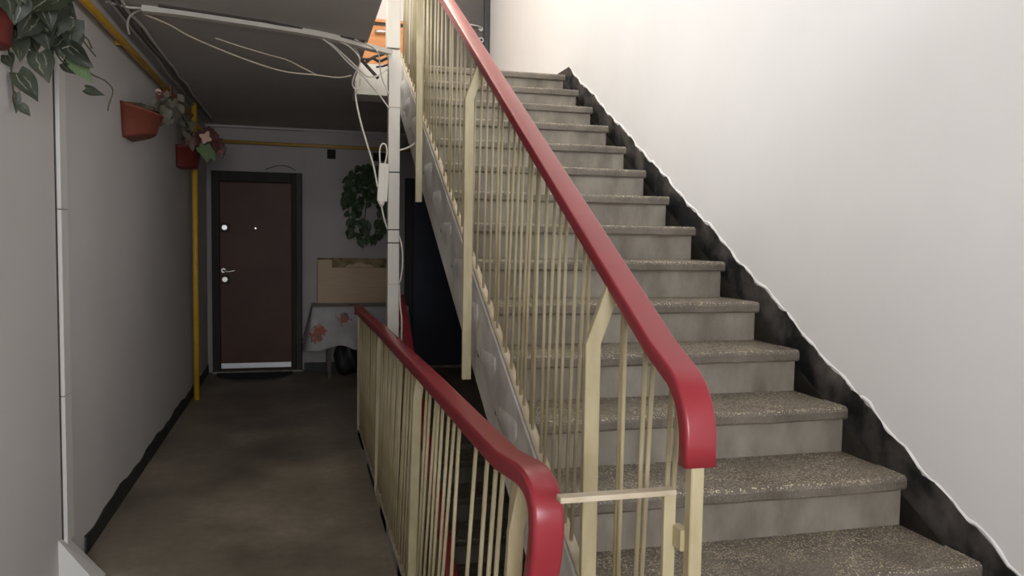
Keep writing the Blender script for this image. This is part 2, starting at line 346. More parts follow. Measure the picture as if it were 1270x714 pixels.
# sloping white kerb block at the foot of the trunking
bm = bmesh.new()
tri = [(XL, 0.0), (-0.79, 0.0), (XL, 0.165)]
a = [bm.verts.new((x, 3.555, z)) for x, z in tri]; b = [bm.verts.new((x + (0.012 if i == 1 else 0), 3.415, z + (0.04 if i == 2 else 0))) for i, (x, z) in enumerate(tri)]
bm.faces.new(a); bm.faces.new(b[::-1])
for i in range(3): bm.faces.new((a[i], b[i], b[(i+1) % 3], a[(i+1) % 3]))
tag(link('kerb_block', finish(bm, 'kerb_block'), 'white_plastic'), 'small white sloping wedge block on the floor at the foot of the wall trunking', 'block')

# ------------------------------------------------------------------ doors
def casing(L, mat, parent, name='casing'): return boxes(name, L, mat, parent, 0.004)
d1 = box('door_1', -0.875, 0.005, YF-0.03, YF, 0, 2.045, 'brown_frame'); struct(d1)
casing([(-0.875, -0.80, YF-0.075, YF-0.03, 0, 2.045), (-0.10, -0.055, YF-0.07, YF-0.03, 0, 2.045), (-0.80, -0.10, YF-0.07, YF-0.03, 1.945, 2.045)], 'brown_frame', d1, 'door_frame')
casing([(-0.055, 0.000, YF-0.085, YF-0.03, 0, 2.045)], 'brown_strip', d1)
leaf1 = box('door_leaf', -0.80, -0.10, YF-0.055, YF-0.03, 0.03, 1.938, 'brown_leaf', d1, 0.006)
box('kick_plate', -0.795, -0.107, YF-0.064, YF-0.055, 0.045, 0.10, 'kick', d1, 0.003)
box('threshold', -0.88, 0.01, YF-0.11, YF-0.03, 0.0, 0.022, 'threshold', d1, 0.005)
def disc(name, x, y, z, r, d, mat, parent, seg=18):
    bm = bmesh.new(); bmesh.ops.create_cone(bm, cap_ends=True, segments=seg, radius1=r, radius2=r*.85, depth=d)
    bmesh.ops.rotate(bm, verts=bm.verts[:], cent=(0, 0, 0), matrix=Matrix.Rotation(math.pi/2, 3, 'X'))
    bmesh.ops.translate(bm, verts=bm.verts[:], vec=(x, y, z))
    return link(name, finish(bm, name), mat, parent)
for z, nm in ((1.478, 'upper_lock'), (0.955, 'lower_lock')):
    q = box(nm, -0.785, -0.705, YF-0.062, YF-0.055, z-0.045, z+0.045, 'brown_strip', d1, 0.008)
    disc('lock_cylinder', -0.752, YF-0.07, z, 0.030, 0.02, 'metal', q)
hd = disc('door_handle', -0.765, YF-0.066, 1.045, 0.026, 0.022, 'metal', d1)
tube('lever', [(-0.765, YF-0.075, 1.045), (-0.763, YF-0.105, 1.047), (-0.72, YF-0.11, 1.035), (-0.645, YF-0.108, 1.048)], 0.010, 'metal', hd)
disc('peephole', -0.455, YF-0.057, 1.475, 0.010, 0.01, 'metal', d1, 10)
# navy door behind the flight
d2 = struct(box('door_2', 1.06, XR, YF-0.02, YF, 0, 2.03, 'navy_frame'))
casing([(1.06, 1.15, YF-0.06, YF-0.02, 0, 2.03), (1.86, XR, YF-0.06, YF-0.02, 0, 2.03), (1.15, 1.86, YF-0.06, YF-0.02, 1.95, 2.03)], 'navy_frame', d2, 'door_frame')
box('door_leaf', 1.15, 1.86, YF-0.05, YF-0.02, 0.03, 1.95, 'navy', d2, 0.006)
box('threshold', 1.06, XR, YF-0.10, YF-0.02, 0, 0.03, 'threshold', d2, 0.004)
# door on the upper landing
d3 = struct(box('door_3', 1.17, XR-0.003, YF-0.04, YF-0.02, H, H+2.06, 'door_blue'))
casing([(1.17, 1.27, YF-0.09, YF-0.04, H, H+2.06), (1.895, XR-0.003, YF-0.09, YF-0.04, H, H+2.06), (1.27, 1.895, YF-0.09, YF-0.04, H+1.97, H+2.06)], 'door_blue', d3, 'door_frame')
box('door_leaf', 1.27, 1.895, YF-0.07, YF-0.04, H+0.02, H+1.97, 'door_grey', d3, 0.006)
h3 = disc('door_handle', 1.855, YF-0.082, 3.640, 0.030, 0.025, 'metal', d3)
tube('lever', [(1.855, YF-0.09, 3.645), (1.85, YF-0.125, 3.65), (1.80, YF-0.13, 3.66), (1.73, YF-0.128, 3.668)], 0.009, 'metal', h3)
k3 = disc('lock_escutcheon', 1.862, YF-0.080, 3.525, 0.034, 0.02, 'metal', d3)
disc('lock_cylinder', 1.862, YF-0.092, 3.525, 0.016, 0.01, 'seam', k3)

# ------------------------------------------------------------------ staircase
def wavy_tread(k):
    """tread slab k = 1..16 with worn, slightly uneven nosing"""
    rnd = random.Random(100+k); z = k*RS; yn = Y0 - (NR-k)*GO; yb = yn + GO + 0.03
    t = 0.046; n = 22; x0, x1 = SX0-0.002, SX1
    bm = bmesh.new(); rows = []
    for i in range(n+1):
        f = i/n; x = x0+(x1-x0)*f
        w = 0.004*math.sin(f*9+k) + rnd.uniform(-.0028, .0028); d = 0.004*abs(math.sin(f*5+k*2)) + rnd.uniform(0, .0022)
        if i in (0, n): w += 0.006
        rows.append([bm.verts.new(p) for p in ((x, yb, z), (x, yn+0.012+w, z-d*.3), (x, yn+0.003+w, z-0.004-d), (x, yn+w, z-0.012-d), (x, yn+w+0.001, z-t+0.006+rnd.uniform(-.003, .003)), (x, yn+0.006+w, z-t), (x, yb, z-t))])
    for i in range(n):
        for j in range(7): bm.faces.new((rows[i][j], rows[i][(j+1) % 7], rows[i+1][(j+1) % 7], rows[i+1][j]))
    bm.faces.new(rows[0]); bm.faces.new(rows[-1][::-1])
    return finish(bm, 'tread')
st = thing('staircase', 'long straight flight of worn terrazzo steps climbing beside the white wall', 'staircase', (1.3, YN, 0))
for k in range(1, NR+1):
    yn = Y0 - (NR-k)*GO
    link('tread', wavy_tread(k), 'terrazzo', st)
    box('riser', SX0+0.002, SX1-0.012, yn+0.022, yn+0.05, (k-1)*RS-0.002, k*RS-0.044, 'riser', st)
# sawtooth waist slab below the steps
yz = []
for k in range(1, NR+1):
    yn = Y0 - (NR-k)*GO + 0.045
    yz += [(yn, (k-1)*RS-0.046 if k > 1 else -0.12), (yn, k*RS-0.046)]
yz += [(Y0+0.10, H-0.046), (Y0+0.10, nose(Y0+0.10)-0.345), (YN+0.30, nose(YN+0.30)-0.345), (YN+0.06, -0.12)]
extrude_x('waist_slab', yz, SX0, SX1-0.012, 'side_plaster', st)
extrude_x('gap_filler', [(YN+.1, nose(YN+.1)-0.17), (Y0+.05, nose(Y0+.05)-0.17), (Y0+.05, nose(Y0+.05)-0.34), (YN+.1, nose(YN+.1)-0.34)], SX1-0.012, XR-0.007, 'black_skirt', st)
# rough plaster fillets left where the tread ends are bedded into the side
def fillet(k):
    rnd = random.Random(40+k); z = k*RS; yn = Y0-(NR-k)*GO
    bm = bmesh.new(); n = 9; rows = []
    for i in range(n+1):
        f = i/n; y = yn+0.01+f*(GO-0.03); d = 0.004 + 0.015*math.sin(math.pi*f)
        h0 = 0.044; h1 = 0.056 + 0.085*math.sin(math.pi*(f*.85+.08))*(0.75+0.3*rnd.random())
        rows.append([bm.verts.new((SX0+.004, y, z+.003)), bm.verts.new((SX0-max(d, .004)*.7, y, z-.004)), bm.verts.new((SX0-max(d, .004)*.85, y, z-h0)), bm.verts.new((SX0-max(d, .004)*.55, y, z-h0-(h1-h0)*.45)), bm.verts.new((SX0+.001, y, z-h1))])
    for i in range(n):
        for j in range(4): bm.faces.new((rows[i][j], rows[i][j+1], rows[i+1][j+1], rows[i+1][j]))
    bm.faces.new(rows[0]); bm.faces.new(rows[-1][::-1])
    return finish(bm, 'plaster_fillet', True)
extrude_x('plaster_curb', [(YN+.22, nose(YN+.22)+0.038), (Y0+.02, nose(Y0+.02)+0.038), (Y0+.02, nose(Y0+.02)-0.20), (YN+.22, nose(YN+.22)-0.20)], SX0-0.004, SX0+0.010, 'side_plaster', st)
for k in range(2, NR+1): link('plaster_fillet', fillet(k), 'side_plaster', st)
st2 = copy_tree(st); st2.location = Vector(st.location) - Vector((0, 0, H)); st2['label'] = 'dark lower flight of steps seen down through the guard railing bars'

# ------------------------------------------------------------------ balustrades
def rail_profile(w, t, r, seg=4):
    out = []
    for cx, cz, a0 in ((w/2-r, -r, 0), (-w/2+r, -r, 90), (-w/2+r*.7, -t+r*.7, 180), (w/2-r*.7, -t+r*.7, 270)):
        rr = r if cz == -r else r*.7
        for i in range(seg+1):
            a = math.radians(a0 + 90*i/seg); out.append((cx+rr*math.cos(a), cz+rr*math.sin(a)))
    return out
def sweep(name, path, prof, mat, parent, wob=0.0, seed=1):
    rnd = random.Random(seed); P = [Vector(p) for p in path]; bm = bmesh.new(); rings = []
    X = Vector((1, 0, 0))
    for i, p in enumerate(P):
        t = (P[min(i+1, len(P)-1)] - P[max(i-1, 0)]).normalized(); n = X.cross(t).normalized(); lx = t.cross(n)
        o = Vector((rnd.uniform(-wob, wob), 0, rnd.uniform(-wob, wob)))
        rings.append([bm.verts.new(p + o + lx*a + n*b) for a, b in prof])
    m = len(prof)
    for i in range(len(rings)-1):
        for k in range(m): bm.faces.new((rings[i][k], rings[i][(k+1) % m], rings[i+1][(k+1) % m], rings[i+1][k]))
    bm.faces.new(rings[0]); bm.faces.new(rings[-1][::-1])
    return link(name, finish(bm, name, True), mat, parent)
def arc(p_from, corner, p_to, r, n=8):
    """rounded corner between two straight runs"""
    c = Vector(corner); a = (Vector(p_from)-c).normalized(); b = (Vector(p_to)-c).normalized()
    s = c + a*r; e = c + b*r
    return [(s*(1-t)*(1-t) + c*2*t*(1-t) + e*t*t) for t in [i/n for i in range(n+1)]]
BARS = {}
def bar_mesh(w):
    if w not in BARS:
        bm = bmesh.new(); r = bmesh.ops.create_cone(bm, cap_ends=True, segments=6, radius1=w, radius2=w, depth=1.0)
        bmesh.ops.translate(bm, verts=bm.verts[:], vec=(0, 0, .5)); me = finish(bm, 'baluster', True); me.materials.append(MT['cream']); BARS[w] = me
    return BARS[w]
def baluster(a, b, w, parent, root):
    a = Vector(a); b = Vector(b); d = b-a
    o = bpy.data.objects.new('baluster', bar_mesh(w)); COL.objects.link(o); o.parent = parent
    o.location = a - Vector(root.location); o.scale = (1, 1, d.length)
    o.rotation_euler = d.to_track_quat('Z', 'Y').to_euler()
    return o
def post(parent, pts, w, d, name='post'):
    """rectangular tube following pts (a vertical run and a cranked head)"""
    bm = bmesh.new(); P = [Vector(p) for p in pts]; rings = []
    for p in P: rings.append([bm.verts.new(p + Vector((sx*w/2, sy*d/2, 0))) for sx, sy in ((-1, -1), (1, -1), (1, 1), (-1, 1))])
    for i in range(len(rings)-1):
        for k in range(4): bm.faces.new((rings[i][k], rings[i][(k+1) % 4], rings[i+1][(k+1) % 4], rings[i+1][k]))
    bm.faces.new(rings[0]); bm.faces.new(rings[-1][::-1])
    bmesh.ops.bevel(bm, geom=[e for e in bm.edges], offset=0.002, segments=1, affect='EDGES')
    return link(name, finish(bm, name), 'cream', parent)

RX = 0.694                                   # handrail axis over the flight
def railz(y): return 0.424 + SL*y            # top of handrail
rr = thing('stair_railing', 'cream barred balustrade with red handrail climbing along the long upper flight', 'railing', (RX, YN, 0))
low = (RX, 1.277, 1.008); cor = (RX, 1.280, railz(1.280)+0.012); top = (RX, Y0+0.10, railz(Y0+0.10))
path = [Vector(low)] + arc(low, cor, top, 0.085, 10)
y = path[-1].y + 0.1
while y < Y0+0.1: path.append(Vector((RX, y, railz(y)))); y += 0.16
path.append(Vector(top))
sweep('handrail', path, rail_profile(0.062, 0.034, 0.0065), 'red', rr)
sweep('bottom_bar', [(RX-0.004, YN+0.17, nose(YN+0.17)+0.055), (RX-0.004, 3.0, nose(3.0)+0.055), (RX-0.004, Y0+.05, nose(Y0+.05)+0.055)], [(0.013, 0), (-0.013, 0), (-0.013, -0.010), (0.013, -0.010)], 'cream_bar', rr)
for yp in (1.685, 3.10, 4.485, 5.87):
    zt = railz(yp)-0.05
    post(rr, [(0.633, yp, nose(yp)-0.335 if yp < Y0 else H-.2), (0.633, yp, zt-0.115), (RX-0.012, yp, zt+0.018)], 0.036, 0.020)
post(rr, [(RX-0.003, 1.300, RS), (RX-0.003, 1.296, 1.05)], 0.026, 0.024, 'end_post')
box('tie_bar', 0.448, 0.676, 1.335, 1.362, 0.940, 0.951, 'cream_bar', rr, 0.002)
box('strap', 0.652, 0.676, 1.337, 1.349, RS, 0.942, 'cream', rr, 0.002)
box('tab', 0.670, RX-0.006, 1.305, 1.345, 0.845, 0.885, 'cream', rr, 0.002)
ups = [1.397, 1.418, 1.512, 1.535, 1.632, 1.660, 1.872, 1.929, 1.991, 2.069, 2.119, 2.194, 2.242, 2.321, 2.355, 2.425, 2.463, 2.514, 2.586, 2.661, 2.695, 2.796, 2.844, 2.947, 3.038, 3.169, 3.26, 3.37, 3.486, 3.58, 3.693, 3.795, 3.858, 3.97, 4.13, 4.24, 4.342, 4.456, 4.55, 4.63, 4.71, 4.80, 4.89, 4.97, 5.06, 5.15, 5.23, 5.32, 5.42, 5.50, 5.60, 5.69]
rnd = random.Random(11)
for y in ups:
    j = rnd.uniform(-.010, .010)
    if rnd.random() < 0.12: j += rnd.uniform(-.03, .03)
    yb, yt = y+0.016-j, y-0.016+j
    zb = nose(yb)+0.045 if yb > YN+0.2 else 2*RS
    baluster((RX-0.004, yb, zb), (RX-0.002+rnd.uniform(-.006, .006), yt, railz(yt)-0.030), 0.0052, rr, rr)
rr2 = copy_tree(rr); rr2.location = Vector(rr.location) - Vector((0, 0, H)); rr2['label'] = 'dim balustrade with red handrail on the dark lower flight behind the guard bars'
for ch in list(rr2.children):
    if ch.name.startswith(('tie_bar',)): bpy.data.objects.remove(ch)

gr = thing('guard_railing', 'cream barred guard with red handrail standing along the corridor floor edge', 'railing', (0.41, 3.7, 0))
def gx(y): return 0.405 + (5.95-y)*0.0122
def gz(y): return 0.905 + (5.95-y)*0.0072 + 0.006*math.sin(y*2.1)
near_c = (gx(1.47), 1.395, gz(1.47)+0.022); near_b = (gx(1.47)+0.002, 1.515, 0.55)
far_c = (gx(5.97), 5.985, gz(5.97)); far_b = (gx(5.97), 5.99, 0.84)
path = [Vector(near_b), Vector((near_b[0], 1.487, 0.68))] + arc(near_b, near_c, (gx(2), 2.0, gz(2)), 0.175, 12)
y = 1.74
while y < 5.93: path.append(Vector((gx(y)+0.004*math.sin(y*3), y, gz(y)))); y += 0.14
path += arc((gx(5.6), 5.6, gz(5.6)), far_c, far_b, 0.03, 4) + [Vector(far_b)]
sweep('handrail', path, rail_profile(0.064, 0.044, 0.010), 'red', gr)
box('bottom_bar', 0.396, 0.416, 1.45, 5.98, 0.010, 0.030, 'cream_bar', gr, 0.002)
for yp in (1.60, 3.02, 4.44, 5.86):
    post(gr, [(0.405, yp, -0.12), (0.405+(gx(yp)-0.405)*.6, yp, gz(yp)-0.14), (gx(yp), yp, gz(yp)-0.03)], 0.034, 0.020)
gl = [1.50, 1.70, 1.775, 1.845, 1.93, 2.07, 2.26, 2.40, 2.46, 2.56, 2.62, 2.72, 2.80, 2.88]
y = 3.09
rnd = random.Random(21)
while y < 5.95:
    if min(abs(y-p) for p in (3.02, 4.44, 5.86)) > 0.03: gl.append(y)
    y += rnd.uniform(0.060, 0.088)
for y in gl:
    j = rnd.uniform(-.014, .014)
    if rnd.random() < 0.10: j += rnd.uniform(-.05, .05)
    baluster((0.406, y+0.012-j, 0.02), (gx(y)+rnd.uniform(-.005, .005), y-0.012+j, gz(y)-0.030), 0.0058, gr, gr)

# ------------------------------------------------------------------ pipes, trunking, duct
gp = thing('gas_pipe', 'yellow painted gas pipe running along the corridor walls and down to the floor', 'pipe', (-0.87, 7.2, 0))
def pipe(name, P, r, mat, parent=gp, k=0): return tube(name, P, r, mat, parent, 12, k)
pipe('pipe_run', [(-0.885, 2.2, 2.388), (-0.885, 4.0, 2.388), (-0.885, 7.2, 2.392)], 0.018, 'yellow')
pipe('pipe_drop', [(-0.868, 7.2, 0.0), (-0.868, 7.2, 1.2), (-0.868, 7.2, ZC)], 0.024, 'yellow')
pipe('pipe_crossing', [(-0.868, YF-0.09, 2.335), (0.2, YF-0.09, 2.327), (1.9, YF-0.09, 2.320)], 0.018, 'ochre')
pipe('pipe_elbow', [(-0.868, 7.2, 2.335), (-0.868, 7.9, 2.335), (-0.868, YF-0.09, 2.335)], 0.018, 'ochre')
box('bracket', XL, -0.86, 5.95, 6.0, 2.35, 2.42, 'terracotta', gp, 0.004)
box('bracket', XL, -0.895, 4.55, 4.565, 2.375, 2.40, 'yellow', gp, 0.003)

wt = thing('wall_trunking', 'narrow white vertical cable trunking on the left wall behind the trailing plant', 'trunking', (XL, 3.54, 0))
for z0, z1 in ((0.165, 0.76), (0.763, 1.50), (1.503, 2.5)):
    box('trunking_length', XL, XL+0.018, 3.478, 3.575, z0, z1, 'white_plastic', wt, 0.003)
box('seam', XL, XL+0.004, 3.466, 3.477, 0.1, 2.5, 'seam', wt)
ct = thing('ceiling_trunking', 'pale flat cable trunking crossing the corridor ceiling to the square duct', 'trunking', (0, 4.4, ZC))
def slab_path(name, P, w, t, mat, parent):
    bm = bmesh.new(); rings = []
    P = [Vector(p) for p in P]
    for i, p in enumerate(P):
        d = (P[min(i+1, len(P)-1)]-P[max(i-1, 0)]); d.z = 0; d.normalize(); s = Vector((-d.y, d.x, 0))
        rings.append([bm.verts.new(p + s*a + Vector((0, 0, b))) for a, b in ((-w/2, 0), (w/2, 0), (w/2, -t), (-w/2, -t))])
    for i in range(len(rings)-1):
        for k in range(4): bm.faces.new((rings[i][k], rings[i][(k+1) % 4], rings[i+1][(k+1) % 4], rings[i+1][k]))
    bm.faces.new(rings[0]); bm.faces.new(rings[-1][::-1])
    return link(name, finish(bm, name), mat, parent)
slab_path('trunking_length', smooth_path([(-0.74, 4.235, 2.498), (-0.60, 4.25, 2.498), (-0.477, 4.28, 2.498), (-0.175, 4.38, 2.499), (0.11, 4.49, 2.499), (0.36, 4.68, 2.5), (0.50, 4.86, 2.52)], 4), 0.055, 0.028, 'wire', ct)
slab_path('backing_strip', [(-0.66, 4.19, 2.4995), (-0.175, 4.33, 2.4995), (0.34, 4.60, 2.4995)], 0.02, 0.008, 'seam', ct)
dc = thing('cable_duct', 'tall square off-white cable duct rising through the stairwell gap', 'duct', (0.54, 4.94, ZBOT))
box('duct_length', 0.506, 0.576, 4.90, 4.97, ZBOT, 2.535, 'duct', dc, 0.004)
box('duct_length', 0.494, 0.574, 4.89, 4.975, 2.54, ZT, 'duct', dc, 0.005)
for z in (1.80, 1.452, 1.372):
    boxes('tape_band', [(0.504, 0.578, 4.897, 4.973, z, z+0.006)], 'black_tape', dc)
for z in (1.12, 2.19):
    boxes('wire_tie', [(0.503, 0.579, 4.896, 4.974, z, z+0.006)], 'wire_tan', dc)
# lumpy bundle of cables in the corner between left wall and ceiling
CB = 'cables in the ceiling corner above the pipe'
for i, (x, z, r, y1) in enumerate(((-0.835, 2.489, 0.010, 8.3), (-0.808, 2.490, 0.009, 8.0), (-0.868, 2.489, 0.010, 8.2))):
    rnd = random.Random(i); P = []; y = 3.2
    while y < y1: P.append((x + rnd.uniform(-.008, .008), y, z + rnd.uniform(-.004, .003))); y += 0.28
    o = tube('ceiling_cable', P, r, ('wire_grey', 'wire', 'ceiling', 'ceiling')[i], None, 7, 4)
    tag(o, ('dark cable in the left ceiling corner, second from the ceiling side', 'pale cable in the left ceiling corner, outermost on the ceiling side', 'grey painted cable in the left ceiling corner, innermost towards the wall', 'grey painted cable in the left ceiling corner, nearest the wall')[i], 'cable', CB)

CAB = [
 ('hanging_cable', 'wire_tan', 0.0042, [(-0.744, 4.3, 2.479), (-0.637, 4.364, 2.45), (-0.533, 4.429, 2.409), (-0.303, 4.493, 2.338), (-0.101, 4.557, 2.297), (0.082, 4.621, 2.3), (0.203, 4.686, 2.306), (0.283, 4.75, 2.337)], 'long tan wire sagging under the ceiling from the left corner, the lower of two'),
 ('hanging_cable', 'wire_tan', 0.0036, [(-0.43, 4.45, 2.422), (-0.303, 4.496, 2.397), (-0.183, 4.542, 2.378), (-0.08, 4.588, 2.365), (0.005, 4.634, 2.337), (0.083, 4.68, 2.311)], 'tan wire joining the sagging wire from above, the upper of two'),
 ('hanging_cable', 'wire', 0.005, [(-0.036, 4.45, 2.494), (0.047, 4.511, 2.494), (0.133, 4.573, 2.481), (0.223, 4.634, 2.427), (0.307, 4.696, 2.369), (0.366, 4.757, 2.339), (0.432, 4.819, 2.355), (0.499, 4.88, 2.414)], 'pale cable dipping from ceiling trunking then rising into the duct'),
 ('looped_cable', 'wire', 0.0045, [(0.068, 4.5, 2.485), (0.175, 4.533, 2.479), (0.25, 4.567, 2.458), (0.305, 4.6, 2.416), (0.316, 4.633, 2.375), (0.292, 4.667, 2.326), (0.28, 4.7, 2.282), (0.296, 4.733, 2.257), (0.326, 4.767, 2.274), (0.332, 4.8, 2.327)], 'pale cable hanging in a loop in front of the white slab edge'),
 ('hanging_cable', 'wire', 0.0045, [(0.11, 4.5, 2.471), (0.176, 4.563, 2.439), (0.245, 4.627, 2.387), (0.329, 4.69, 2.333), (0.398, 4.753, 2.276), (0.451, 4.817, 2.234), (0.505, 4.88, 2.181)], 'pale cable slanting across the slab edge to the lowest point on the duct'),
 ('hanging_cable', 'wire', 0.0045, [(0.131, 4.5, 2.477), (0.221, 4.593, 2.484), (0.292, 4.687, 2.474), (0.331, 4.78, 2.438)], 'pale cable that ends in the dark grey sleeve by the slab edge'),
 ('power_cord', 'wire_white', 0.0055, [(0.307, 4.76, 2.318), (0.312, 4.775, 2.256), (0.304, 4.79, 2.221), (0.333, 4.805, 2.086), (0.372, 4.82, 1.958), (0.412, 4.835, 1.833), (0.437, 4.833, 1.706)], 'white cord dropping from the cable tangle to the white hanging box'),
 ('hanging_cable', 'wire', 0.0045, [(0.24, 4.55, 2.497), (0.311, 4.633, 2.491), (0.394, 4.715, 2.493), (0.457, 4.797, 2.497), (0.503, 4.88, 2.481)], 'pale cable entering the duct just under the ceiling trunking, lower of a pair'),
 ('hanging_cable', 'wire', 0.0045, [(0.284, 4.55, 2.492), (0.372, 4.66, 2.497), (0.445, 4.77, 2.509), (0.503, 4.88, 2.514)], 'pale cable entering the duct just under the ceiling trunking, upper of a pair'),
 ('hanging_cable', 'wire', 0.004, [(0.309, 4.6, 2.496), (0.38, 4.656, 2.488), (0.426, 4.712, 2.463), (0.441, 4.768, 2.411), (0.46, 4.824, 2.344), (0.505, 4.88, 2.262)], 'thin pale wire curving over the orange cabinet down to the duct'),
 ('hanging_cable', 'wire_white', 0.006, [(0.571, 4.93, 1.937), (0.62, 4.93, 1.953), (0.664, 4.93, 1.979), (0.672, 4.93, 1.99)], 'short pale wire from the duct to the side of the stair flight'),
 ('hanging_cable', 'wire_white', 0.0055, [(0.570, 4.93, 1.439), (0.594, 4.93, 1.356), (0.6, 4.93, 1.257), (0.590, 4.93, 1.159), (0.572, 4.93, 1.119)], 'white wire bowing out from the right side of the duct, upper one'),
 ('hanging_cable', 'wire_white', 0.0055, [(0.580, 4.93, 1.119), (0.587, 4.93, 0.985), (0.597, 4.93, 0.885), (0.593, 4.93, 0.636)], 'white wire running down beside the duct to the red guard handrail'),
 ('cable_sleeve', 'seam', 0.010, [(0.331, 4.78, 2.438), (0.384, 4.81, 2.392), (0.438, 4.84, 2.346)], 'dark grey cable sleeve hanging at a slant before the white slab edge'),
 ('cable_sleeve', 'seam', 0.007, [(0.196, 4.72, 2.317), (0.283, 4.75, 2.337)], 'short dark sleeve on the long sagging tan wire'),
 ('stray_cable', 'wire_dark', 0.0075, [(0.355, 4.92, 2.469), (0.393, 4.928, 2.473), (0.427, 4.935, 2.492), (0.471, 4.942, 2.506), (0.506, 4.95, 2.529)], 'dark cable crossing before the orange cabinet, upper one'),
 ('stray_cable', 'wire_dark', 0.009, [(0.374, 4.92, 2.451), (0.412, 4.93, 2.48), (0.452, 4.94, 2.466), (0.501, 4.95, 2.49)], 'dark wavy cable crossing before the orange cabinet, middle one'),
 ('stray_cable', 'wire_dark', 0.006, [(0.436, 4.92, 2.427), (0.476, 4.935, 2.438), (0.508, 4.95, 2.453)], 'short dark cable crossing before the orange cabinet, lowest one'),
 ('hanging_cable', 'wire', 0.006, [(-0.728, 4.25, 2.490), (-0.78, 4.3, 2.485), (-0.819, 4.35, 2.466), (-0.836, 4.4, 2.439), (-0.839, 4.45, 2.411)], 'pale cable end drooping at the bend of the ceiling trunking'),
 ('hanging_cable', 'wire', 0.006, [(-0.88, 4.15, 2.485), (-0.832, 4.2, 2.487), (-0.793, 4.217, 2.483), (-0.754, 4.233, 2.488), (-0.72, 4.25, 2.49)], 'pale cable running from the wall top into the ceiling trunking bend'),
]
for nm, mt, r, P, lab in CAB: tag(tube(nm, P, r, mt, None, 7, 6), lab, 'cable', 'loose cables around the stairwell duct')
# small white hanging box on its cord
pb = thing('adapter_box', 'slim white plastic box hanging on a looped cord beside the duct', 'box', (0.464, 4.85, 1.59))
bm = bmesh.new(); bm_box(bm, 0.440, 0.500, 4.83, 4.868, 1.622, 1.848, 0.004)
bmesh.ops.rotate(bm, verts=bm.verts[:], cent=(0.467, 4.85, 1.735), matrix=Matrix.Rotation(0.05, 3, 'Y'))
link('body', finish(bm, 'body'), 'wire_white', pb)
box('lid_ridge', 0.478, 0.482, 4.826, 4.831, 1.63, 1.84, 'duct', pb)
lathe('tapered_end', [(0.0, -0.034), (0.008, -0.034), (0.026, 0.0), (0.0, 0.0)], (0.462, 4.85, 1.624), 'wire_white', pb, 10)
tube('cord_loop', [(0.452, 4.848, 1.840), (0.450, 4.848, 1.925), (0.464, 4.848, 1.962), (0.486, 4.848, 1.956), (0.493, 4.848, 1.908), (0.479, 4.848, 1.840)], 0.005, 'wire_white', pb)
tube('cord_tail', [(0.462, 4.85, 1.596), (0.478, 4.86, 1.525), (0.503, 4.892, 1.457)], 0.005, 'wire_white', pb)

# ------------------------------------------------------------------ leaves and planters
def leaf_mesh(name, mat, ny=7, nx=6, fold=0.18, curl=0.25, heart=True):
    """unit leaf: base at origin, tip at +Y 1, width 1 (scaled later), folded along the midrib"""
    bm = bmesh.new(); uv = bm.loops.layers.uv.new(); G = []; co = {}
    for j in range(ny+1):
        t = j/ny
        w = (math.sin(math.pi*min(1, (t+0.10)/1.10)**0.62) if heart else math.sin(math.pi*t)) * (0.5)
        w = max(w, 0.012); row = []
        for i in range(nx+1):
            s = i/nx*2-1
            y = t - (0.12*abs(s) if heart and t < .3 else 0) * (1-t/.3 if t < .3 else 0)
            z = fold*w*abs(s) - curl*t*t*0.5 + 0.02*math.sin(7*t+3*s)
            v = bm.verts.new((s*w, y, z)); co[v] = (i/nx, t); row.append(v)
        G.append(row)
    for j in range(ny):
        for i in range(nx):
            f = bm.faces.new((G[j][i], G[j][i+1], G[j+1][i+1], G[j+1][i])); f.smooth = True
            for lp in f.loops: lp[uv].uv = co[lp.vert]
    me = finish(bm, name, True); me.materials.append(MT[mat]); return me
def petal_mesh(mat):
    bm = bmesh.new(); G = []
    for j in range(6):
        t = j/5; w = 0.5*math.sin(math.pi*min(1, 0.06+0.86*t**0.8))**0.8
        G.append([bm.verts.new((s*w, t, 0.10*abs(s)+0.15*t*t)) for s in (-1, -.5, 0, .5, 1)])
    for j in range(5):
        for i in range(4): bm.faces.new((G[j][i], G[j][i+1], G[j+1][i+1], G[j+1][i]))
    me = finish(bm, 'petal', True); me.materials.append(MT[mat]); return me
LM = {'var': leaf_mesh('leaf', 'var_leaf'), 'dark': leaf_mesh('leaf', 'dark_leaf', 4, 4), 'dry': leaf_mesh('leaf', 'dry_leaf', 4, 4, heart=False), 'green': leaf_mesh('leaf', 'green_soft', 4, 4), 'pink': petal_mesh('petal_pink'), 'red': petal_mesh('petal_red'), 'rose': petal_mesh('petal_rose')}
def put_leaf(kind, a, b, w, parent, normal, root, name='leaf'):
    a = Vector(a); b = Vector(b); yv = (b-a); L = yv.length; yv.normalize(); n = Vector(normal); n = (n - yv*n.dot(yv)).normalized(); xv = yv.cross(n)
    o = bpy.data.objects.new(name, LM[kind]); COL.objects.link(o); o.parent = parent
    R = Matrix((xv, yv, n)).transposed()
    o.rotation_euler = R.to_euler(); o.scale = (w, L, (w+L)/2); o.location = a - Vector(root.location)
    return o
def half_pot(root, cy, ztop, h, r0, r1, mat, rim=0.012):
    """half-round wall planter, flat back on the left wall"""
    prof = [(0.0, -h), (r1, -h), (r1+0.006, -h+0.008), (r0-0.004, -0.02), (r0+0.004, -0.018), (r0+0.004, 0.0), (r0-0.010, 0.0), (r0-0.016, -0.03), (0.0, -0.03)]
    pot = lathe('pot', prof, (XL+0.002, cy, ztop), mat, root, 22, -math.pi/2, math.pi/2)
    lathe('soil', [(0.0, -0.03), (r0*.55, 0.006), (r0-0.02, -0.012), (r0-0.016, -0.03)], (XL+0.002, cy, ztop), 'soil', root, 14, -math.pi/2, math.pi/2)
    return pot
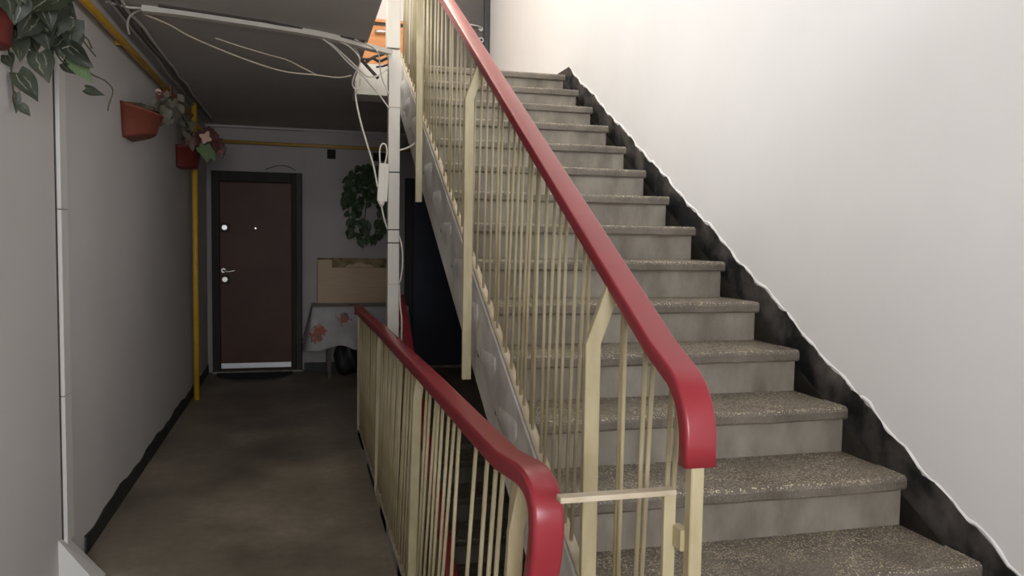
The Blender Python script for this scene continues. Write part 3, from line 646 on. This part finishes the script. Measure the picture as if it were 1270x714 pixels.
def taper(o, zc, k):
    for v in o.data.vertices: v.co.z = zc + (v.co.z-zc)*(1 - k*(v.co.x-XL))
CAMN = Vector((0.25, -1, -0.2))
p1 = thing('hanging_planter', 'red wall planter with a large trailing plant of variegated heart leaves', 'planter', (XL, 2.86, 2.0))
half_pot(p1, 2.72, 2.13, 0.17, 0.105, 0.08, 'red_pot')
L1 = [
((-0.842, 3.004, 2.003), (-0.81, 2.984, 1.909), 0.082), ((-0.9, 2.986, 1.932), (-0.845, 3.011, 1.848), 0.078),
((-0.786, 3.148, 2.06), (-0.714, 3.143, 1.992), 0.07), ((-0.765, 3.268, 1.937), (-0.7, 3.248, 1.915), 0.036),
((-0.857, 2.968, 2.175), (-0.81, 2.993, 2.013), 0.138), ((-0.788, 3.184, 2.169), (-0.862, 3.194, 2.048), 0.116), ((-0.888, 3.052, 2.199), (-0.915, 3.047, 2.081), 0.08),
((-0.888, 2.956, 2.056), (-0.875, 2.936, 1.96), 0.066), ((-0.905, 2.985, 1.867), (-0.908, 2.99, 1.799), 0.027), ((-0.88, 2.935, 1.821), (-0.853, 2.945, 1.788), 0.033),
((-0.822, 3.13, 2.054), (-0.799, 3.125, 2.013), 0.025), ((-0.829, 3.202, 2.182), (-0.796, 3.182, 2.126), 0.045), ((-0.853, 3.028, 2.055), (-0.876, 3.053, 2.0), 0.031),
((-0.834, 3.148, 2.228), (-0.761, 3.158, 2.165), 0.076), ((-0.9, 2.875, 2.155), (-0.867, 2.87, 2.062), 0.076), ((-0.836, 3.1, 2.225), (-0.772, 3.08, 2.165), 0.075),
((-0.825, 3.214, 2.015), (-0.787, 3.239, 1.983), 0.045), ((-0.910, 2.92, 1.974), (-0.894, 2.906, 1.933), 0.047),
((-0.80, 3.10, 2.20), (-0.83, 3.09, 2.10), 0.09), ((-0.87, 3.06, 2.21), (-0.85, 3.03, 2.11), 0.10), ((-0.89, 3.03, 2.12), (-0.88, 3.0, 2.02), 0.08), ((-0.79, 3.2, 2.13), (-0.775, 3.19, 2.05), 0.075),
((-0.84, 3.05, 2.24), (-0.80, 3.0, 2.17), 0.09), ((-0.90, 2.98, 2.25), (-0.88, 2.93, 2.15), 0.09)]
rnd = random.Random(2)
for i in range(11):                                   # leaves spilling over the rim of the pot
    a = Vector((rnd.uniform(-.85, -.79), rnd.uniform(2.58, 2.64), rnd.uniform(2.08, 2.20)))
    L1.append((tuple(a), tuple(a + Vector((rnd.uniform(-.01, .04), rnd.uniform(-.03, .0), rnd.uniform(-.10, -.07)))), rnd.uniform(.06, .09)))
for i in range(26):                                   # crowded crown of the plant
    a = Vector((rnd.uniform(-.91, -.76), rnd.uniform(2.90, 3.12), rnd.uniform(2.10, 2.27))); dd = Vector((rnd.uniform(-.5, .5), rnd.uniform(-.5, .2), rnd.uniform(-1, -.35))).normalized()*rnd.uniform(.07, .12)
    if a.x + dd.x < XL+.01: dd.x = abs(dd.x)
    L1.append((tuple(a), tuple(a+dd), rnd.uniform(.06, .10)))
for a, b, w in L1:
    nv = CAMN + Vector((rnd.uniform(-.5, .5), rnd.uniform(-.2, .2), rnd.uniform(-.1, .6)))
    put_leaf('var', a, b, w, p1, nv, p1)
put_leaf('green', (-0.796, 3.22, 2.041), (-0.733, 3.23, 1.954), 0.066, p1, CAMN, p1)
S1 = [[(-0.82, 3.15, 2.21), (-0.798, 3.224, 2.198), (-0.791, 3.236, 2.182), (-0.776, 3.26, 2.123), (-0.753, 3.296, 2.084), (-0.74, 3.317, 2.066)], [(-0.776, 3.26, 2.045), (-0.762, 3.284, 2.022), (-0.751, 3.302, 1.997), (-0.718, 3.35, 1.985), (-0.697, 3.38, 1.955), (-0.709, 3.365, 1.897), (-0.711, 3.362, 1.873)], [(-0.915, 2.92, 2.05), (-0.912, 2.94, 2.003), (-0.912, 2.96, 1.943), (-0.912, 2.98, 1.858), (-0.910, 2.985, 1.845)], [(-0.839, 3.158, 2.067), (-0.833, 3.17, 2.039), (-0.821, 3.191, 2.017), (-0.805, 3.218, 2.012)], [(-0.882, 3.05, 2.086), (-0.87, 3.03, 2.05), (-0.846, 3.01, 2.005)], [(-0.803, 3.218, 2.12), (-0.765, 3.278, 2.126), (-0.749, 3.302, 2.091)], [(-0.86, 2.9, 2.13), (-0.86, 3.0, 2.2), (-0.83, 3.1, 2.23), (-0.80, 3.2, 2.18)], [(-0.776, 3.26, 2.14), (-0.776, 3.26, 2.08), (-0.776, 3.262, 2.045)]]
for s in S1: tube('stem', s, 0.0028, 'stem', p1, 6, 4)

p2 = thing('hanging_planter', 'terracotta coloured half-round wall pot holding a withered grey plant', 'planter', (XL, 4.83, 1.95))
taper(half_pot(p2, 4.83, 2.11, 0.185, 0.180, 0.140, 'terracotta'), 2.005, 2.5)
rnd = random.Random(5)
for i in range(9):
    c = Vector((-0.90+rnd.random()*0.13, 4.72+rnd.random()*0.2, 2.085)); d = Vector((rnd.uniform(-.02, .05), rnd.uniform(-.03, .03), rnd.uniform(.0, .05)))
    put_leaf('dry', c, c+d, 0.035, p2, CAMN+Vector((rnd.uniform(-.5, .5), 0, .6)), p2)
VN = [(-0.785, 4.9, 2.10), (-0.778, 4.95, 2.15), (-0.772, 5.05, 2.17), (-0.765, 5.15, 2.20), (-0.775, 5.5, 2.24), (-0.786, 5.8, 2.232), (-0.805, 6.1, 2.217), (-0.811, 6.4, 2.20)]
tube('stem', VN, 0.006, 'stem', p2, 6, 4)
tube('stem', [(-0.785, 4.9, 2.10), (-0.755, 5.0, 2.16), (-0.75, 5.1, 2.12), (-0.745, 5.2, 2.09)], 0.004, 'stem', p2, 6, 4)
VP = smooth_path(VN, 4)
for i in range(34):
    c = VP[rnd.randrange(len(VP))] + Vector((rnd.uniform(-.04, .03), rnd.uniform(-.05, .05), rnd.uniform(-.04, .05)))
    d = Vector((rnd.uniform(-.04, .04), rnd.uniform(-.03, .03), rnd.uniform(-.07, .01)))
    put_leaf('dry', c, c+d, rnd.uniform(.025, .045), p2, CAMN+Vector((rnd.uniform(-.6, .6), 0, rnd.uniform(-.3, .6))), p2)
for i in range(5):
    c = Vector((-0.77+rnd.uniform(-.03, .03), 5.05+rnd.uniform(-.1, .15), 2.12+rnd.uniform(-.03, .03)))
    put_leaf('dry', c, c+Vector((rnd.uniform(-.02, .05), 0, -.06)), .05, p2, CAMN, p2)
put_leaf('red', (-0.80, 5.0, 2.22), (-0.775, 5.0, 2.18), .035, p2, CAMN, p2, 'petal')
put_leaf('pink', (-0.80, 5.02, 2.24), (-0.785, 5.0, 2.20), .03, p2, CAMN, p2, 'petal')

p3 = thing('hanging_planter', 'red wall pot with maroon and pale pink artificial flowers before the yellow pipe', 'planter', (XL, 6.72, 1.92))
half_pot(p3, 6.72, 2.085, 0.165, 0.165, 0.135, 'red_pot')
def flower(c, r, kind, np=5):
    c = Vector(c); r *= rnd.uniform(.75, 1.1); ph = rnd.uniform(0, 1.2)
    for i in range(np):
        a = 2*math.pi*i/np + ph; d = Vector((math.cos(a), rnd.uniform(-.5, .1), math.sin(a)))*r*rnd.uniform(.8, 1.1)
        put_leaf(kind, c, c+d, r*0.72, p3, CAMN, p3, 'petal')
rnd = random.Random(8)
flower((-0.715, 6.60, 2.150), 0.066, 'pink', 4)
for c in ((-0.66, 6.66, 2.17), (-0.655, 6.68, 2.09), (-0.79, 6.66, 2.13), (-0.83, 6.64, 2.12), (-0.77, 6.70, 2.18), (-0.70, 6.70, 2.21), (-0.62, 6.70, 2.06), (-0.68, 6.70, 2.12), (-0.855, 6.70, 2.16), (-0.64, 6.70, 2.13)): flower(c, 0.055, 'rose' if rnd.random() < .4 else 'red', 6)
for a, b, w in (((-0.72, 6.60, 2.09), (-0.70, 6.58, 1.96), 0.10), ((-0.76, 6.6, 2.08), (-0.69, 6.58, 2.02), 0.08), ((-0.69, 6.62, 2.06), (-0.645, 6.6, 1.97), 0.06)): put_leaf('green', a, b, w, p3, CAMN, p3)
for i in range(14):
    c = Vector((rnd.uniform(-.90, -.80), rnd.uniform(6.5, 6.75), rnd.uniform(2.10, 2.30)))
    put_leaf('dry', c, c+Vector((rnd.uniform(-.03, .03), 0, rnd.uniform(-.09, -.04))), .04, p3, CAMN, p3)
for c in ((-0.72, 6.62, 2.15), (-0.66, 6.66, 2.17), (-0.79, 6.66, 2.13), (-0.70, 6.70, 2.21)):
    tube('stem', [(-0.82, 6.72, 2.06), ((c[0]-.82)/2, c[1]+.03, 2.09), c], 0.003, 'stem', p3, 5, 3)
tube('stem', [(-0.70, 6.62, 2.08), (-0.64, 6.64, 2.07), (-0.575, 6.66, 2.09), (-0.585, 6.66, 2.04), (-0.60, 6.66, 2.0)], 0.004, 'stem', p3, 5, 4)

gv = thing('leaf_garland', 'dark green ivy garland hung on the far wall above the table', 'garland', (0.66, YF-0.06, 1.75))
yv = YF-0.075
rnd = random.Random(14)
tube('stem', [(0.70, yv+.01, 2.14), (0.55, yv, 2.02), (0.47, yv, 1.80), (0.50, yv, 1.52), (0.60, yv, 1.36)], 0.005, 'stem', gv, 6, 5)
tube('stem', [(0.70, yv+.01, 2.14), (0.78, yv, 1.90), (0.83, yv, 1.65), (0.75, yv, 1.45), (0.70, yv, 1.37)], 0.005, 'stem', gv, 6, 5)
tube('stem', [(0.70, yv+.01, 2.14), (0.66, yv, 1.85), (0.64, yv, 1.6), (0.62, yv, 1.45)], 0.005, 'stem', gv, 6, 5)
def outline(z):                              # left and right edge of the garland at height z
    pts = [(2.16, 0.62, 0.80), (2.05, 0.48, 0.92), (1.85, 0.42, 0.94), (1.70, 0.43, 0.95), (1.55, 0.45, 0.94), (1.45, 0.47, 0.82), (1.36, 0.56, 0.72)]
    for (za, la, ra), (zb, lb, rb) in zip(pts, pts[1:]):
        if zb <= z <= za:
            t = (za-z)/(za-zb); return la+(lb-la)*t, ra+(rb-ra)*t
    return 0.6, 0.7
n = 0
while n < 185:
    z = 2.15 - 0.78*rnd.random(); l_, r_ = outline(z); x = rnd.uniform(l_, r_)
    if z < 1.80 and 0.60 < x < 0.78 and z > 1.5 and rnd.random() < 0.75: continue
    if z < 1.85 and rnd.random() < 0.35: continue
    s = rnd.uniform(.065, .095); a = Vector((x, yv - rnd.uniform(0, .05), z)); n += 1
    put_leaf('dark', a, a + Vector((rnd.uniform(-.06, .03), -0.015, rnd.uniform(-.07, -.02))).normalized()*s, s*0.95, gv, Vector((rnd.uniform(-.3, .3), -1, rnd.uniform(-.1, .4))), gv)

# ------------------------------------------------------------------ far end: table, board, bag, mat, boxes
tb = thing('side_table', 'small table against the far wall under a floral cloth', 'table', (0.57, 8.2, 0))
box('tabletop', 0.12, 1.02, 8.0, 8.5, 0.685, 0.710, 'dark_wood', tb)
for x in (0.26, 0.98):
    for y in (8.03, 8.46): box('leg', x-0.018, x+0.018, y-0.018, y+0.018, 0, 0.685, 'dark_wood', tb)
def cloth():
    bm = bmesh.new(); x0, x1, yf, yb, zt = 0.10, 1.035, 7.985, 8.51, 0.716
    loop = []; N = 26
    for i in range(N//2): loop.append((x0, yb-(yb-yf)*i/(N//2), Vector((-1, 0, 0)), i/(N//2)))
    for i in range(N): loop.append((x0+(x1-x0)*i/N, yf, Vector((0, -1, 0)), i/N))
    for i in range(N//2+1): loop.append((x1, yf+(yb-yf)*i/(N//2), Vector((1, 0, 0)), 1-i/(N//2)))
    rows = []
    K = 7
    for q, (x, y, d, t) in enumerate(loop):
        drop = 0.40 + 0.025*math.sin(q*0.55) + (0.03 if abs(d.x) and t > .8 else 0); col = []
        for j in range(K+1):
            f = j/K; out = 0.012*math.sin(f*1.2) + f*(0.035+0.022*math.sin(q*1.1) + 0.012*math.sin(q*2.7))
            if d.x < 0: out += f*0.03
            col.append(bm.verts.new(Vector((x, y, zt-drop*f)) + d*out))
        rows.append(col)
    for q in range(len(rows)-1):
        for j in range(K):
            f = bm.faces.new((rows[q][j], rows[q+1][j], rows[q+1][j+1], rows[q][j+1])); f.smooth = True
    bm.faces.new([r[0] for r in rows])
    return finish(bm, 'tablecloth')
tag(link('tablecloth', cloth(), 'cloth'), 'greyish floral cloth draped over the small table by the far wall', 'tablecloth')
bd = thing('board', 'tan board with torn top strip leaning on the wall behind the table cloth', 'board', (0.51, 8.43, 0.717))
box('panel', 0.157, 0.885, 8.41, 8.445, 0.718, 1.165, 'board', bd, 0.004)
boxes('torn_strip', [(0.30, 0.885, 8.404, 8.412, 1.085, 1.165)], 'torn', bd)
box('top_edge', 0.157, 0.885, 8.405, 8.45, 1.166, 1.182, 'torn', bd)
bm = bmesh.new(); rows = []
for i in range(9):
    x = 0.43 + 0.30*i/8
    rows.append([bm.verts.new((x, 8.400, 1.088)), bm.verts.new((x, 8.396-0.006*math.sin(i), 1.088+0.055*math.sin(math.pi*i/8)**.6*(0.8+.2*math.sin(i*2)) + .002))])
for i in range(8): bm.faces.new((rows[i][0], rows[i+1][0], rows[i+1][1], rows[i][1]))
r = bmesh.ops.extrude_face_region(bm, geom=bm.faces[:]); bmesh.ops.translate(bm, verts=[v for v in r['geom'] if isinstance(v, bmesh.types.BMVert)], vec=(0, .006, 0))
link('peeled_flap', finish(bm, 'peeled_flap'), 'board', bd)
def bag():
    bm = bmesh.new(); bmesh.ops.create_icosphere(bm, subdivisions=3, radius=1.0)
    for v in bm.verts:
        c = v.co; k = 1 + 0.12*math.sin(5*c.x+3*c.z) + 0.08*math.sin(9*c.y+2*c.x)
        v.co = Vector((0.45+c.x*0.125*k, 8.22+c.y*0.11*k, max(0.0, 0.20+c.z*0.205*k)))
    return finish(bm, 'sack', True)
bg = thing('bag', 'black stuffed bag stored on the floor under the cloth-covered table', 'bag', (0.45, 8.22, 0))
link('sack', bag(), 'bag', bg)
tube('strap', [(0.37, 8.15, 0.36), (0.36, 8.12, 0.45), (0.42, 8.12, 0.47), (0.46, 8.15, 0.39)], 0.008, 'bag', bg)
bm = bmesh.new(); top = []
for i in range(25):
    a = math.pi + math.pi*i/24; top.append((-0.46+0.37*math.cos(a), 8.47+0.42*math.sin(a)))
va = [bm.verts.new((x, y, 0.012)) for x, y in top]; vb = [bm.verts.new((x, y, 0.0)) for x, y in top]
bm.faces.new(va); bm.faces.new(vb[::-1])
for i in range(25): bm.faces.new((va[i], va[(i+1) % 25], vb[(i+1) % 25], vb[i]))
tag(link('door_mat', finish(bm, 'door_mat'), 'mat'), 'dark half-round mat on the floor in front of the brown door', 'mat')
for x0, x1, z0, z1, lab in ((0.255, 0.340, 2.205, 2.30, 'small black square opening box on the far wall right of the brown door'), (0.725, 0.85, 2.20, 2.285, 'small black square box on the far wall above the ivy garland')):
    jb = box('junction_box', x0, x1, YF-0.075, YF-0.05, z0, z1, 'black_tape', None, 0.004); tag(jb, lab, 'box')
tag(tube('wall_wire', [(-0.36, YF-0.01, 2.075), (-0.25, YF-0.015, 2.115), (-0.15, YF-0.015, 2.118), (-0.06, YF-0.015, 2.075)], 0.004, 'wire_dark', None, 6, 5), 'thin dark wire arching on the wall over the brown door', 'wire')

# orange cabinet on the upper landing
oc = thing('cabinet', 'orange wooden cabinet on the upper landing seen past the slab edge', 'cabinet', (0.66, 8.35, H))
box('body', 0.30, 1.02, 8.16, 8.56, H, 3.53, 'orange_wood', oc, 0.004)
box('top', 0.28, 1.04, 8.14, 8.57, 3.53, 3.56, 'orange_wood', oc, 0.004)
box('top_dark_strip', 0.31, 1.01, 8.155, 8.165, 3.50, 3.528, 'seam', oc)  # thin dark strip between the cabinet top and its door
dr = box('door', 0.34, 0.98, 8.145, 8.16, H+0.03, 3.49, 'orange_wood', oc, 0.003)
tube('handle', [(0.72, 8.145, 3.425), (0.72, 8.115, 3.43), (0.82, 8.115, 3.43), (0.82, 8.145, 3.425)], 0.018, 'metal', dr, 8, 4)
for o in bpy.data.objects:
    if '_root' in o.keys(): del o['_root']
